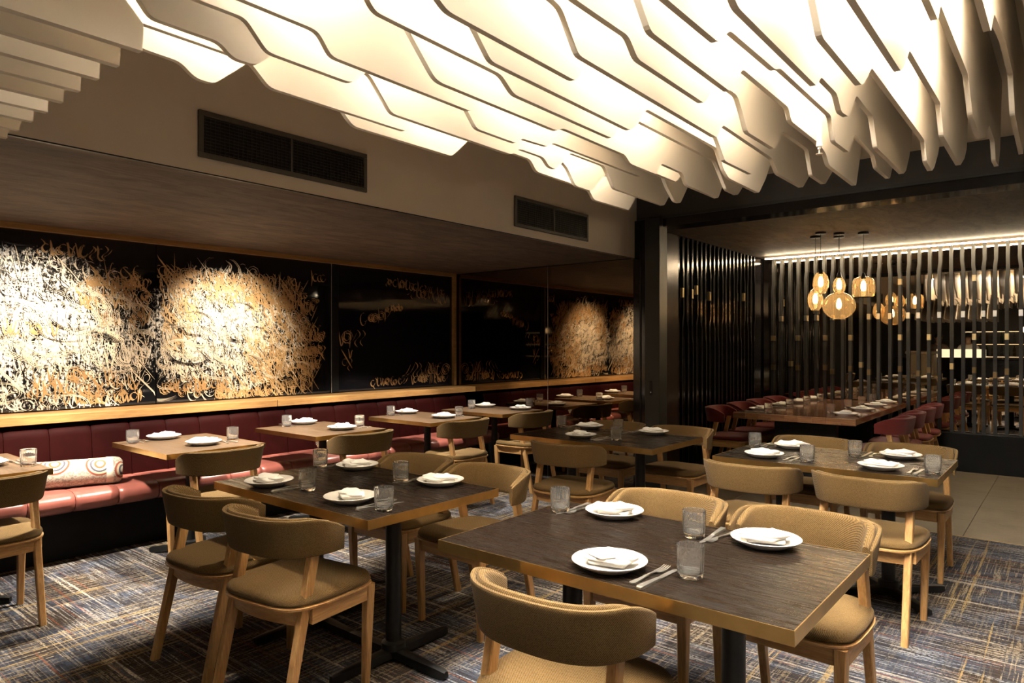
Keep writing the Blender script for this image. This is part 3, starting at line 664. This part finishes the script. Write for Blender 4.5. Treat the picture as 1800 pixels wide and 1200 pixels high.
# ------------------------------------------------------------------ chairs
def band_ring(u, outer, inner, zb, zt, rows):
    pass
def plan(phi, a, b, e=.74, y0=.0):
    c, s = math.cos(phi), math.sin(phi)
    return (a * math.copysign(abs(c) ** e, c), y0 - b * abs(s) ** e)
def band_mesh(off0, off1, zb0, zt0, soft, tin=0.0, end=0.0):
    """curved back: sweep of a rounded section along a U-shaped plan. off = inward offset of outer/inner face"""
    n = 40; rings = []
    A, B = .264, .256
    ctr = []
    for i in range(n + 1):
        phi = end + (math.pi - 2 * end) * i / n; ctr.append(Vector((*plan(phi, A, B), 0)))
    L = [0.0]
    for i in range(n): L.append(L[-1] + (ctr[i + 1] - ctr[i]).length)
    for i in range(n + 1):
        t = (ctr[min(i + 1, n)] - ctr[max(i - 1, 0)]).normalized(); inn = Vector((t.y, -t.x, 0))
        if inn.dot(-ctr[i]) < 0: inn = -inn
        sdist = min(L[i], L[-1] - L[i]); e = min(1, sdist / .15); drop = .055 * (1 - e) ** 1.6
        e2 = min(1, sdist / .10); rise = .004 * (1 - e2) ** 2
        ec = min(1, sdist / .012); shrink = 1 - .35 * (1 - ec) ** 2
        zb = zb0 + rise; zt = zt0 - drop; mid = (zb + zt) / 2
        q = []
        m = 14
        for j in range(m):
            a = 2 * math.pi * j / m; ca, sa = math.cos(a), math.sin(a)
            px = (off0 + off1) / 2 + (off1 - off0) / 2 * math.copysign(abs(ca) ** soft, ca) * shrink
            pz = mid + (zt - zb) / 2 * math.copysign(abs(sa) ** (soft * .55), sa)
            lean = .018 * ((pz - .69) / .1) * min(1, sdist / .15 + .15)
            p = ctr[i] + inn * (px - lean)
            q.append((p.x, p.y, pz))
        rings.append(q)
    return loft(rings, True, True, True, 'band')
def seat_plan(grow=0.0, n=44):
    """rounded seat outline with a bulged rear edge, counter-clockwise"""
    P = []
    for i in range(n):
        a = 2 * math.pi * i / n; c, s = math.cos(a), math.sin(a)
        e = .38 if s > 0 else .60
        x = (.247 + grow) * math.copysign(abs(c) ** .42, c) * (1.0 if s > 0 else 1 - .05 * abs(s)); y = (.222 + grow) * math.copysign(abs(s) ** e, s)
        if s < 0: y *= 1.05
        P.append((x, y))
    return P
def seat_mesh():
    rings = []
    for g, z in ((-.020, .4405), (-.004, .4430), (.001, .452), (-.001, .463), (-.008, .472), (-.022, .4785), (-.06, .4815), (-.11, .4805), (-.17, .479)):
        rings.append([(x, y, z + (.010 * max(0, y) * 2 if z > .47 else 0)) for x, y in seat_plan(g)])
    return loft(rings, True, True, True, 'seat')
def ply_mesh():
    return loft([[(x, y, z) for x, y in seat_plan(g)] for g, z in ((-.012, .428), (.003, .430), (.004, .438), (-.002, .4403))], True, True, True, 'ply')
seat_bm = seat_mesh(); ply_bm = ply_mesh()
shell_bm = band_mesh(0, .017, .624, .771, .35, 0, .0); cush_bm = band_mesh(.0165, .050, .630, .775, .62, 0, .05)
def make_chair(name, mat, label, group, seatmat=None):
    t = thing(name, label, 'chair', (0, 0, 0), 0, group)
    def own(me): return me.copy()
    obj('seat_cushion', own(seat_bm), mat, t); obj('seat_board', own(ply_bm), M['oak_x'], t)
    obj('back_shell', own(shell_bm), mat, t); obj('back_cushion', own(cush_bm), mat, t)
    for s in (-1, 1):
        obj('front_leg', bar_me((s * .205, .175, 0), (s * .213, .185, .4275), .028, .030, .040, .044, .004), M['oak'], t)
        obj('rear_leg', bar_me((s * .205, -.250, 0), (s * .200, -.098, .655), .030, .036, .034, .044, .004), M['oak'], t)
        obj('side_rail', box_me(s * .2195 - .011, s * .2195 + .011, -.135, .160, .366, .4275, .002, 1), M['oak_y'], t)
    obj('front_rail', box_me(-.190, .190, .172, .194, .366, .4275, .002, 1), M['oak_x'], t)
    rb = loft([[(x, -.150 - .030 * (1 - (x / .2) ** 2) - d, z) for d, z in ((0, .366), (.020, .366), (.020, .4275), (0, .4275))] for x in [-.196 + .392 * i / 8 for i in range(9)]], True, True, False)
    obj('rear_rail', rb, M['oak_x'], t)
    return t
proto = make_chair('dining_chair', M['tweed'], '', 'olive tweed dining chairs')
redp = make_chair('velvet_chair', M['velvet'], '', 'burgundy velvet chairs at the communal table')
def place(p, flag, x, y, rz, label):
    o = p if not flag[0] else copy_tree(p)
    flag[0] = True; o.location = (x, y, 0); o.rotation_euler = (0, 0, R(rz)); o['label'] = label
    return o
fa, fb = [False], [False]
ch = 'olive tweed chair '
for x, y, rz, l in [
    (-1.12, 1.635, 2, 'with its back to the camera at the large foreground table'),
    (-1.36, 2.60, 180, 'on the far side of the foreground table, left one'),
    (-.80, 2.62, 178, 'on the far side of the foreground table, right one'),
    (-3.05, 1.63, 5, 'near side of the table left of foreground, left one'),
    (-2.48, 1.62, 8, 'near side of the table left of foreground, right one'),
    (-2.98, 2.62, 180, 'far side of the table left of foreground, left one'),
    (-2.42, 2.62, 180, 'far side of the table left of foreground, right one'),
    (-2.69, 3.93, 4, 'alone on the near side of the table before the post'),
    (-3.02, 4.96, 180, 'far side of the table before the post, left one'),
    (-2.43, 4.97, 180, 'far side of the table before the post, right one'),
    (-1.42, 3.93, 2, 'near side of the table by the tiled floor, left one'),
    (-.82, 3.94, -2, 'near side of the table by the tiled floor, right one'),
    (-1.43, 4.97, 180, 'far side of the table by the tiled floor, left one'),
    (-.83, 4.98, 180, 'far side of the table by the tiled floor, right one'),
    (-4.33, .97, 88, 'cut off by the left edge of the picture'),
    (-4.33, 2.21, 90, 'at the banquette table right of the patterned bolster'),
    (-4.30, 3.30, 92, 'at the second full banquette table'),
    (-4.31, 4.44, 92, 'at the third full banquette table'),
    (-4.31, 5.42, 91, 'at the banquette table against the mirror')]:
    place(proto, fa, x, y, rz, ch + l)
for i, yc in enumerate((7.16, 7.76, 8.36, 8.95)):
    place(redp, fb, -2.84, yc, -90 + (4, -3, 2, 0)[i], 'burgundy velvet chair on the side wall side of communal table, %s' % ('nearest', 'second', 'third', 'farthest')[i])
    place(redp, fb, -1.40, yc, 90 + (-3, 2, -2, 3)[i], 'burgundy velvet chair on the right side of communal table, %s' % ('nearest', 'second', 'third', 'farthest')[i])

# ------------------------------------------------------------------ place settings
plate_me = lathe([(.001, .004), (.060, .004), (.062, .0), (.072, .0), (.075, .003), (.100, .014), (.114, .0235), (.1155, .026), (.113, .0275), (.100, .0195), (.078, .0095), (.070, .008), (.001, .008)], 56, name='plate')
flt = 22
def fl_(r, z, a): return r * (1 + (.034 * abs(math.cos(a * flt / 2)) if (.012 < z < .085 and r > .034) else 0))
glass_me = lathe([(.001, .0), (.034, .0), (.0365, .003), (.0375, .012), (.0385, .045), (.0395, .084), (.0400, .092), (.0398, .0945), (.0385, .0948), (.0375, .092), (.0362, .060), (.0345, .022), (.032, .0165), (.001, .0160)], 104, True, fl_, 'tumbler')
def napkin_mesh(seed):
    r = random.Random(seed); V = []; F = []
    def sheet(poly, z0, z1, puff, sc=.98):
        cx = sum(p[0] for p in poly) / len(poly); cy = sum(p[1] for p in poly) / len(poly); b = len(V)
        pts = fillet(list(poly) + [poly[0], poly[1]], .018, 3)[1:]; pts = pts[:-1]
        n = len(pts)
        for k, (q, z) in enumerate(((.97, z0), (1.0, z0 + .25 * (z1 - z0)), (1.0, z0 + .7 * (z1 - z0)), (.95, z1), (.55, z1 + puff), (.10, z1 + puff * .9))):
            for i, (x, y) in enumerate(pts):
                w = .0022 * math.sin(i * 1.3 + seed + k) if k < 4 else .004 * math.sin(2 * x * 30 + seed)
                V.append(((cx + (x - cx) * q) * sc, (cy + (y - cy) * q) * sc, z + w * (.5 if k < 4 else 1) + .0035))
            if k:
                for i in range(n): F.append((b + (k - 1) * n + i, b + (k - 1) * n + (i + 1) % n, b + k * n + (i + 1) % n, b + k * n + i))
        F.append(tuple(b + i for i in range(n - 1, -1, -1))); F.append(tuple(b + 5 * n + i for i in range(n)))
    j = lambda: r.uniform(-.006, .006)
    sheet([(-.088 + j(), -.05), (.078, -.056 + j()), (.086 + j(), .050), (-.080, .056 + j())], .0085, .0200, .002, .74)
    sheet([(-.085 + j(), -.034), (.062 + j(), -.056), (.090, .034 + j()), (-.020 + j(), .070)], .0215, .0310, .004)
    sheet([(-.094, .002 + j()), (-.012 + j(), -.056), (.056 + j(), .0), (-.010, .064 + j())], .0325, .0385, .007)
    sheet([(.026 + j(), -.036), (.084, -.020 + j()), (.094, .030), (.036, .014 + j())], .0318, .0370, .004)
    me = mesh_from(V, F, 'napkin'); bm = bmesh.new(); bm.from_mesh(me); bmesh.ops.recalc_face_normals(bm, faces=bm.faces); bm.to_mesh(me); bm.free()
    me.shade_smooth(); return me
nap = [napkin_mesh(s) for s in (2, 3, 4, 6)]
def fork_mesh():
    bm_parts = []
    def sec(y, w, z, h): return [(-w / 2, y, z), (w / 2, y, z), (w / 2, y, z + h), (-w / 2, y, z + h)]
    V = []; F = []
    def add(me):
        b = len(V); V.extend([tuple(v.co) for v in me.vertices]); F.extend([tuple(b + i for i in p.vertices) for p in me.polygons])
    add(loft([sec(-.095, .010, .001, .004), sec(-.088, .019, .0, .005), (sec(-.05, .013, .0015, .004)), sec(.0, .006, .006, .003), sec(.028, .007, .006, .003), sec(.038, .020, .004, .0025), sec(.055, .025, .003, .002)], True, True, False))
    for i in range(4):
        x = -.0106 + i * .0071
        me = loft([[(x - w / 2, y, z), (x + w / 2, y, z), (x + w / 2, y, z + .002), (x - w / 2, y, z + .002)] for y, w, z in ((.054, .0042, .003), (.078, .0036, .004), (.098, .0024, .009))], True, True, False)
        add(me)
    return mesh_from(V, F, 'fork')
def knife_mesh():
    def sec(y, x0, x1, z, h): return [(x0, y, z), (x1, y, z), (x1, y, z + h), (x0, y, z + h)]
    me = loft([sec(-.115, -.007, .007, .001, .006), sec(-.108, -.010, .010, 0, .009), sec(-.06, -.008, .008, 0, .008), sec(-.005, -.006, .006, 0, .006), sec(.0, -.007, .007, .001, .003), sec(.05, -.010, .006, .001, .002), sec(.095, -.009, .006, .001, .0015), sec(.115, .001, .006, .001, .001)], True, True, False)
    return me
fork_me = fork_mesh(); knife_me = knife_mesh()
count = [0]
def setting(table, seat, x, y, face, gx, gy, cut=None, full=True):
    """plate at x,y for a diner facing direction `face` (deg, 0 = +y); glass at gx,gy; cutlery right of plate"""
    where = seat + ' of ' + TP[table]; z = .7503; i = count[0]; count[0] += 1; r = random.Random(i)
    a = R(face)
    def loc(dx, dy): return (x + dx * math.cos(a) - dy * math.sin(a), y + dx * math.sin(a) + dy * math.cos(a), z)
    p = tag(obj('dinner_plate', plate_me, M['china'], None, (x, y, z), r.uniform(0, 6)), 'white round plate at ' + where, 'plate', 'white plates')
    n = tag(obj('napkin', nap[i % 4], M['linen'], None, (x, y, z), a + R(r.uniform(-25, 25))), 'folded napkin on plate at ' + where, 'napkin', 'folded napkins')
    g = tag(obj('tumbler', glass_me, M['glass'], None, (gx, gy, z), r.uniform(0, 6)), 'fluted clear tumbler at ' + where, 'glass', 'fluted tumblers')
    if full:
        c = cut or (.160, .012)
        f = tag(obj('fork', fork_me, M['steel'], None, loc(c[0] - .012, c[1] + .01), a + R(r.uniform(-8, 4))), 'steel fork at ' + where, 'fork', 'forks')
        k = tag(obj('knife', knife_me, M['steel'], None, loc(c[0] + .022, c[1] + .005), a + R(r.uniform(-8, 4))), 'steel knife at ' + where, 'knife', 'knives')
setting('T1', 'the near seat', -1.097, 1.797, 0, -0.868, 1.872, cut=(.146, -.006))
setting('T1', 'the far left seat', -1.417, 2.359, 180, -1.626, 2.282)
setting('T1', 'the far right seat', -0.812, 2.341, 180, -1.041, 2.276)
setting('T2', 'the near left seat', -3.031, 1.814, 0, -2.779, 1.862)
setting('T2', 'the near right seat', -2.438, 1.848, 0, -2.198, 1.835)
setting('T2', 'the far left seat', -3.059, 2.365, 180, -3.265, 2.269)
setting('T2', 'the far right seat', -2.397, 2.355, 180, -2.607, 2.286)
setting('T3', 'the near seat', -2.818, 4.215, 0, -2.539, 4.251)
setting('T3', 'the far left seat', -3.083, 4.738, 180, -3.301, 4.650)
setting('T3', 'the far right seat', -2.498, 4.739, 180, -2.788, 4.703)
setting('T4', 'the near left seat', -1.465, 4.195, 0, -1.210, 4.184)
setting('T4', 'the near right seat', -0.825, 4.185, 0, -0.582, 4.215)
setting('T4', 'the far left seat', -1.446, 4.674, 180, -1.651, 4.553)
setting('T4', 'the far right seat', -0.814, 4.676, 180, -1.041, 4.566)
setting('B1', 'the banquette seat', -5.129, 2.226, -90, -5.030, 1.973)
setting('B1', 'the chair seat', -4.615, 2.268, 90, -4.660, 2.501)
setting('B2', 'the banquette seat', -5.171, 3.425, -90, -5.103, 3.216)
setting('B2', 'the chair seat', -4.589, 3.394, 90, -4.615, 3.592)
setting('B3', 'the banquette seat', -5.179, 4.617, -90, -5.119, 4.359)
setting('B3', 'the chair seat', -4.594, 4.557, 90, -4.571, 4.741)
setting('B4', 'the banquette seat', -5.052, 5.658, -90, -5.007, 5.387, full=False)
setting('B4', 'the chair seat', -4.554, 5.663, 90, -4.679, 5.970, full=False)
setting('B0', 'the chair seat', -4.722, 1.065, 90, -4.549, 1.233)
setting('B0', 'the banquette seat', -5.02, .98, -90, -4.92, .78, full=False)
PY = (7.19, 7.86, 8.48, 9.02)
for i, yc in enumerate(PY):
    nm = ('first', 'second', 'third', 'fourth')[i]
    setting('P', 'the %s left place' % nm, -2.55, yc, -90, -2.40, yc - .20, full=(i < 2))
    setting('P', 'the %s right place' % nm, -1.72, yc, 90, -1.90, yc + .16, full=(i < 2))

# ------------------------------------------------------------------ pendants over the communal table
def pendant(label, x, y, prof, zc, flute=None):
    t = thing('pendant_lamp', label, 'lamp', (x, y, ZP), 0, 'glass pendants over the communal table')
    top = zc + prof[-1][1]
    obj('canopy', lathe([(.052, -.022), (.055, -.020), (.055, -.002), (.052, 0)], 24), M['black'], t)
    obj('cord', tube_me([(0, 0, -.02), (0, 0, top + .03 - ZP)], .0025, 6), M['black'], t)
    obj('lamp_holder', lathe([(.022, -.03), (.022, 0), (.014, .028), (.004, .04)], 20), M['black'], t, (0, 0, top - ZP))
    inner = [(max(r - .003, .001), z) for r, z in prof]
    me = lathe(prof + inner[::-1], 48, True, flute, 'shade')
    obj('glass_shade', me, M['amber'], t, (0, 0, zc - ZP))
    b = obj('bulb', lathe([(.004, -.070), (.020, -.062), (.026, -.035), (.024, .0), (.015, .03), (.006, .04)], 16), M['bulb'], t, (0, 0, zc - ZP + prof[-1][1] * .25))
def oval(rx, hz, tr=.02, cut=-.92, pinch=0):
    P = []
    for i in range(15):
        u = cut + (.985 - cut) * i / 14; P.append((max(tr, rx * math.sqrt(max(0, 1 - u * u)) * (1 - pinch * max(0, u))), u * hz))
    return P
lob = lambda r, z, a: r * (1 + .018 * math.cos(a * 12))
pendant('tall faceted smoke-glass pendant, upper left of the cluster', -2.06, 7.59, oval(.080, .125, .02, -.9), 2.085, lob)
pendant('amber oval glass pendant hanging lower left in the cluster', -2.18, 7.83, oval(.080, .125, .02, -.9), 1.925, lob)
pendant('small teardrop glass pendant above the large globe', -1.92, 7.75, oval(.066, .105, .018, -.9, .35), 2.065)
pendant('large round smoked glass globe pendant', -1.977, 7.97, oval(.168, .150, .022, -.97), 1.862)
pendant('bell-shaped amber glass pendant at the right of the cluster', -1.715, 7.88, [(.095, -.105), (.104, -.09), (.110, -.03), (.112, .02), (.105, .062), (.085, .09), (.05, .105), (.022, .112)], 2.045)

# ------------------------------------------------------------------ the bar behind the camera (seen in the smoked mirror)
br = thing('bar_counter', 'long dark bar counter seen in the smoked mirror', 'bar', (-1.6, -3.0, 0))
obj('bar_front', box_me(-2.2, 3.2, .18, .22, 0, 1.08), M['black_satin'], br)
obj('bar_top', box_me(-2.25, 3.25, -.25, .30, 1.0805, 1.12, .004, 1), M['top'], br)
bs = thing('back_bar_shelf', 'back bar shelving with bottles seen in the smoked mirror', 'shelf', (-.9, -4.28, 0))
for z in (1.15, 1.50, 1.85): obj('shelf_board', box_me(-1.6, 2.2, -.11, .12, z - .02, z), M['black'], bs)
for x in (-1.6, .3, 2.18): obj('upright', box_me(x, x + .02, -.11, .12, .0, 2.2), M['black'], bs)
for z in (1.13, 1.48, 1.83): obj('shelf_light', box_me(-1.55, 2.15, -.105, -.095, z - .012, z - .002), emis('shelf_glow', (1, .75, .45), 3), bs)
bottle_me = lathe([(.001, 0), (.034, 0), (.036, .004), (.036, .17), (.030, .195), (.013, .225), (.012, .275), (.014, .277), (.014, .29), (.001, .29)], 16, name='bottle')
bm_ = [glass('bottle_glass_%d' % i, c, .05) for i, c in enumerate(((.25, .5, .25), (.8, .5, .2), (.9, .9, .85)))]
bmesh_ = []
for i in range(3): me = bottle_me.copy(); me.materials.append(bm_[i]); bmesh_.append(me)
for sh, z in enumerate((1.15, 1.50)):
    for i in range(22):
        tag(obj('bottle', bmesh_[(i * 7 + sh) % 3], None, None, (-2.35 + i * .155 + .03 * ((i * 3) % 4 - 1.5) / 2, -4.24, z + .0005)), ('green', 'amber', 'clear')[(i * 7 + sh) % 3] + ' glass bottle on the %s back bar shelf seen in the mirror' % ('lower', 'upper')[sh], 'bottle', 'bottles on the back bar')
sg = tag(obj('order_board', box_me(-.55, .55, -.02, .02, 0, .22, .004, 1), emis('lit_board', (1, .86, .62), 1.6), None, (-2.35, -2.9, 1.1205)), 'pale lit board on the bar seen in the smoked mirror', 'board')
hs = thing('service_stand', 'cream upholstered service stand seen in the smoked mirror', 'stand', (-3.0, -1.2, 0))
obj('stand_body', box_me(-.3, .3, -.25, .25, .0, 1.22, .02, 3), plain('cream_leather', (.50, .42, .28), .6), hs)
obj('stand_top', box_me(-.33, .33, -.28, .28, 1.2205, 1.30, .03, 3), plain('cream_top', (.55, .47, .32), .6), hs)
for x in (-1.0, -.4):
    t = thing('bar_pendant', 'small glowing pendant above the bar, %s one in the mirror' % ('left' if x < -.7 else 'right'), 'lamp', (x, -3.2, ZC), 0, 'pendants above the bar')
    obj('cord', tube_me([(0, 0, 0), (0, 0, -1.0)], .003, 6), M['black'], t); obj('globe', lathe(oval(.05, .07, .01), 16), emis('bar_globe', (1, .7, .4), 12), t, (0, 0, -1.07))

# ------------------------------------------------------------------ staff behind the bar, seen in the smoked mirror
def skin_mesh(verts, edges, radii, sub=2, root=0):
    me = bpy.data.meshes.new('figure'); me.from_pydata(verts, edges, []); o = bpy.data.objects.new('figure_tmp', me); COL.objects.link(o)
    o.modifiers.new('skin', 'SKIN'); o.modifiers['skin'].use_smooth_shade = True
    if not me.skin_vertices: bm = bmesh.new(); bm.from_mesh(me); bm.verts.layers.skin.verify(); bm.to_mesh(me); bm.free()
    for i, v in enumerate(me.skin_vertices[0].data):
        r_ = radii[i]; v.radius = r_ if isinstance(r_, tuple) else (r_, r_); v.use_root = (i == root)
    m = o.modifiers.new('sub', 'SUBSURF'); m.levels = sub; m.render_levels = sub
    dg = bpy.context.evaluated_depsgraph_get(); out = bpy.data.meshes.new_from_object(o.evaluated_get(dg)); bpy.data.objects.remove(o)
    out.shade_smooth(); return out
V_ = [(0, 0, .95), (0, 0, 1.12), (0, .01, 1.30), (0, .0, 1.44), (0, .0, 1.52), (0, .015, 1.60), (0, .01, 1.70)]; E_ = [(i, i + 1) for i in range(6)]; R_ = [(.15, .11), (.135, .10), (.155, .11), (.075, .07), (.05, .05), (.078, .092), (.060, .070)]
for s_ in (-1, 1):
    b = len(V_)
    V_ += [(s_ * .19, 0, 1.40), (s_ * .25, .02, 1.14), (s_ * .20, .22, 1.14), (s_ * .17, .29, 1.15)]; E_ += [(3, b), (b, b + 1), (b + 1, b + 2), (b + 2, b + 3)]; R_ += [.058, .046, .034, .028]
    for q, (dx, dz) in enumerate(((-.03, .0), (-.01, .004), (.01, .004), (.03, 0))):
        c = len(V_); V_ += [(s_ * .17 + dx, .345 - abs(dx) * .4, 1.145 + dz), (s_ * .17 + dx * 1.2, .385 - abs(dx) * .6, 1.132)]; E_ += [(b + 3, c), (c, c + 1)]; R_ += [.010, .008]
    c = len(V_); V_ += [(s_ * .13, .315, 1.15), (s_ * .11, .345, 1.14)]; E_ += [(b + 3, c), (c, c + 1)]; R_ += [.011, .009]
    c = len(V_); V_ += [(s_ * .10, 0, .86), (s_ * .11, .02, .48), (s_ * .11, -.01, .09), (s_ * .115, .12, .04)]; E_ += [(0, c), (c, c + 1), (c + 1, c + 2), (c + 2, c + 3)]; R_ += [.095, .065, .045, .04]
body_me = skin_mesh(V_, E_, R_)
def sub_fig(keep, grow):
    idx = {v: i for i, v in enumerate(keep)}
    return skin_mesh([V_[v] for v in keep], [(idx[a], idx[b]) for a, b in E_ if a in idx and b in idx], [tuple(x + grow for x in R_[v]) if isinstance(R_[v], tuple) else R_[v] + grow for v in keep])
nA = 7; per = 4 + 8 + 2 + 4
arm = [7, 8, 9, 7 + per, 8 + per, 9 + per]; leg = [7 + 14, 8 + 14, 9 + 14, 7 + per + 14, 8 + per + 14, 9 + per + 14]
jacket_me = sub_fig([0, 1, 2, 3] + arm, .016); trouser_me = sub_fig([0] + leg, .014)
hair_me = lathe([(.094, .0), (.100, .03), (.096, .07), (.070, .105), (.03, .122), (.002, .125)], 20, name='hair')
nose_me = lathe([(.014, 0), (.012, .012), (.005, .024), (.001, .026)], 10); eye_me = lathe([(.001, -.006), (.008, -.003), (.009, 0), (.006, .006), (.001, .008)], 10); mouth_me = box_me(-.020, .020, -.004, .004, -.004, .004, .002, 1); ear_me = box_me(-.008, .008, -.018, .018, -.028, .028, .007, 2)
skin_m = plain('skin', (.50, .30, .20), .5); hair_m = plain('dark_hair', (.02, .014, .01), .6); eye_m = plain('eye', (.03, .02, .02), .2); lip_m = plain('lip', (.34, .14, .11), .5)
for x, jc, lb in ((-2.95, (.16, .10, .07), 'person in brown shirt standing behind the bar'), (-2.25, (.75, .72, .66), 'person in white jacket standing behind the bar')):
    p = thing('person', lb + ', mirror reflection', 'person', (x, -3.56, 0), 0, 'staff behind the bar')
    b = obj('body', body_me.copy(), skin_m, p)
    obj('jacket', jacket_me.copy(), plain('jacket_%d' % int(-x * 100), jc, .8), p); obj('trousers', trouser_me, M['charcoal'], p)
    h = obj('hair', hair_me, hair_m, p, (0, -.010, 1.665)); h.rotation_euler = (R(12), 0, 0)
    n_ = obj('nose', nose_me, skin_m, b, (0, .100, 1.635)); n_.rotation_euler = (R(-80), 0, 0)
    for s_ in (-1, 1):
        obj('eye', eye_me, eye_m, b, (s_ * .032, .088, 1.665)).rotation_euler = (R(-90), 0, 0); obj('ear', ear_me, skin_m, b, (s_ * .083, .005, 1.645))
    obj('mouth', mouth_me, lip_m, b, (0, .098, 1.595))
